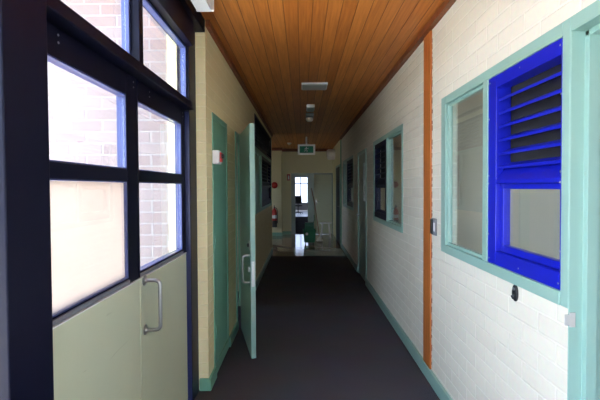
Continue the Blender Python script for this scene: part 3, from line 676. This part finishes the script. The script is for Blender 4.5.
# mop bucket
t = empty('mop_bucket', (.20, 10.6, 0), label='green mop bucket with wringer on the lobby tiles', cat='bucket')
bx_, by_ = .19, 10.55
b = MB()
def ring(z, w, dp): return [(bx_-w, by_-dp, z), (bx_+w, by_-dp, z), (bx_+w, by_+dp, z), (bx_-w, by_+dp, z)]
rs = [ring(.06, .135, .17), ring(.36, .165, .20), ring(.375, .178, .215), ring(.39, .165, .20), ring(.085, .128, .16)]
V = [[b.bm.verts.new(p) for p in r] for r in rs]
for A, B in zip(V, V[1:]):
    for k in range(4): b.bm.faces.new((A[k], A[(k+1) % 4], B[(k+1) % 4], B[k]))
b.bm.faces.new(V[0][::-1]); b.bm.faces.new(V[-1])
b.build('tub', M['green'], t, bevel=.015)
b = MB(); b.box(bx_-.12, bx_+.12, by_+.01, by_+.17, .37, .56); b.box(bx_-.10, bx_+.10, by_-.01, by_+.01, .42, .50); b.build('wringer', M['green'], t, bevel=.015)
MB().tube([(bx_+.10, by_+.10, .50), (bx_+.135, by_+.12, .62), (bx_+.13, by_+.13, .76)], .012, 10).build('wringer_lever', M['green'], t, smooth=True)
MB().lathe([(.035, -.0005), (.035, -.004)], (bx_-.07, by_-.198, .29), 'y', 16).build('badge', M['white'], t, label='round white badge')
for sx in (-.1, .1):
    for sy in (-.13, .13):
        MB().lathe([(.028, -.01), (.03, -.006), (.03, .006), (.028, .01)], (bx_+sx, by_+sy, .03), 'x', 16).build('castor', M['black'], t, smooth=True)
t = empty('mop', (.35, 11.0, 0), label='mop leaning behind the green bucket in the lobby', cat='mop')
MB().tube([(.48, 11.05, .12), (.38, 11.75, .95), (.30, YF-.04, 1.46)], 0.011, 10).build('handle', M['brown'], t, smooth=True)
b = MB()
for k in range(14):
    a = 2*math.pi*k/14; b.tube([(.48, 11.05, .13), (.48+.05*math.cos(a), 11.05+.05*math.sin(a), .08), (.48+.09*math.cos(a), 11.05+.09*math.sin(a), .014)], .013, 7)
b.build('mop_head', M['offwhite'], t, smooth=True, kind='stuff')
# pale stool
t = empty('stool', (.72, 11.6, 0), label='pale plastic stool by the far wall right of the mop', cat='stool')
sx_, sy_ = .70, 11.9
MB().lathe([(.17, .42), (.185, .43), (.185, .445), (.17, .455), (.01, .452)], (sx_, sy_, 0), 'z', 28).build('seat', M['white'], t, smooth=True)
for a in (45, 135, 225, 315):
    c0, s0 = math.cos(R(a)), math.sin(R(a))
    MB().tube([(sx_+.13*c0, sy_+.13*s0, .4195), (sx_+.19*c0, sy_+.19*s0, .0)], [.022, .017], 10).build('leg', M['white'], t, smooth=True)
# wall unit top right of the lobby
t = empty('wall_speaker', (.92, 11.0, 2.4), label='rounded white wall unit high on the right of the lobby', cat='wall unit')
MB().lathe([(.14, -.0015), (.16, -.03), (.16, -.20), (.13, -.235), (.02, -.24)], (XR, 11.9, 2.47), 'x', 24, 1.3, 1.0).build('shell', M['white'], t, smooth=True)
MB().lathe([(.09, -.2405), (.085, -.244), (.01, -.245)], (XR, 11.9, 2.47), 'x', 24, 1.3, 1.0).build('grille', M['diffuser'], t, smooth=True)
# chair in the far room
t = empty('office_chair', (-.22, 22.3, 0), label='dark office chair in the bright room beyond the doorway', cat='chair')
ox, oy = -.22, 22.3
MB().lathe([(.02, .44), (.22, .45), (.24, .475), (.22, .51), (.02, .515)], (ox, oy, 0), 'z', 24).build('seat', M['felt'], t, smooth=True)
b = MB(); b.prism([(-.20, .62), (-.16, .58), (.16, .58), (.20, .62), (.19, .98), (.14, 1.02), (-.14, 1.02), (-.19, .98)], .19, .235, lambda a, p, q: (ox+p, oy+a, q)); b.build('backrest', M['felt'], t, bevel=.01)
MB().tube([(ox, oy+.1, .47), (ox, oy+.21, .48), (ox, oy+.245, .56), (ox, oy+.245, .75)], .016, 10).build('back_stem', M['black'], t, smooth=True)
MB().tube([(ox, oy, .09), (ox, oy, .4395)], .024, 12).build('column', M['black'], t)
for k in range(5):
    a = 2*math.pi*k/5+.3
    lg = MB().tube([(ox+.02*math.cos(a), oy+.02*math.sin(a), .10), (ox+.27*math.cos(a), oy+.27*math.sin(a), .068)], [.022, .014], 8).build('leg', M['black'], t)
    MB().lathe([(.024, -.012), (.027, -.008), (.027, .008), (.024, .012)], (ox+.27*math.cos(a), oy+.27*math.sin(a), .023), 'x', 12).build('castor', M['black'], lg)

# ------------------------------------------------------------------ daylight
Wd = bpy.data.worlds.new('overcast_sky'); S.world = Wd; Wd.use_nodes = True
nt = Wd.node_tree; N, L = nt.nodes, nt.links
bg = N['Background']
tc = N.new('ShaderNodeTexCoord'); sp = N.new('ShaderNodeSeparateXYZ'); L.new(tc.outputs['Generated'], sp.inputs[0])
rp = N.new('ShaderNodeValToRGB'); rp.color_ramp.elements[0].position = .45; rp.color_ramp.elements[0].color = (.35, .34, .33, 1)
rp.color_ramp.elements[1].position = .52; rp.color_ramp.elements[1].color = (.68, .78, 1.0, 1)
el = rp.color_ramp.elements.new(1.0); el.color = (.62, .73, 1.0, 1)
mr = N.new('ShaderNodeMapRange'); mr.inputs['From Min'].default_value = -1; L.new(sp.outputs[2], mr.inputs[0]); L.new(mr.outputs[0], rp.inputs[0])
L.new(rp.outputs[0], bg.inputs[0]); bg.inputs[1].default_value = 4.0

sun = bpy.data.lights.new('sun', 'SUN'); so = bpy.data.objects.new('sun', sun); COL.objects.link(so)
sun.energy = 15; sun.angle = R(1.5); sun.color = (1, .95, .86)
so.rotation_euler = Vector((-.26, -.03, -1)).to_track_quat('-Z', 'Y').to_euler()

# ------------------------------------------------------------------ camera
cam = bpy.data.cameras.new('camera'); co = bpy.data.objects.new('camera', cam); COL.objects.link(co)
cam.sensor_width = 36; cam.lens = 24; cam.clip_start = .02
pitch = 1.3; roll = -.3
co.location = (0, 0, 1.5)
co.rotation_euler = (Matrix.Rotation(R(90-pitch), 4, 'X') @ Matrix.Rotation(R(roll), 4, 'Z')).to_euler()
cam.shift_x = -2/600
cam.shift_y = -(12.7-400*math.tan(R(pitch)))/600
S.camera = co
S.view_settings.view_transform = 'Standard'; S.view_settings.look = 'None'; S.view_settings.gamma = 1
S.view_settings.use_curve_mapping = False
S.view_settings.exposure = 1.3
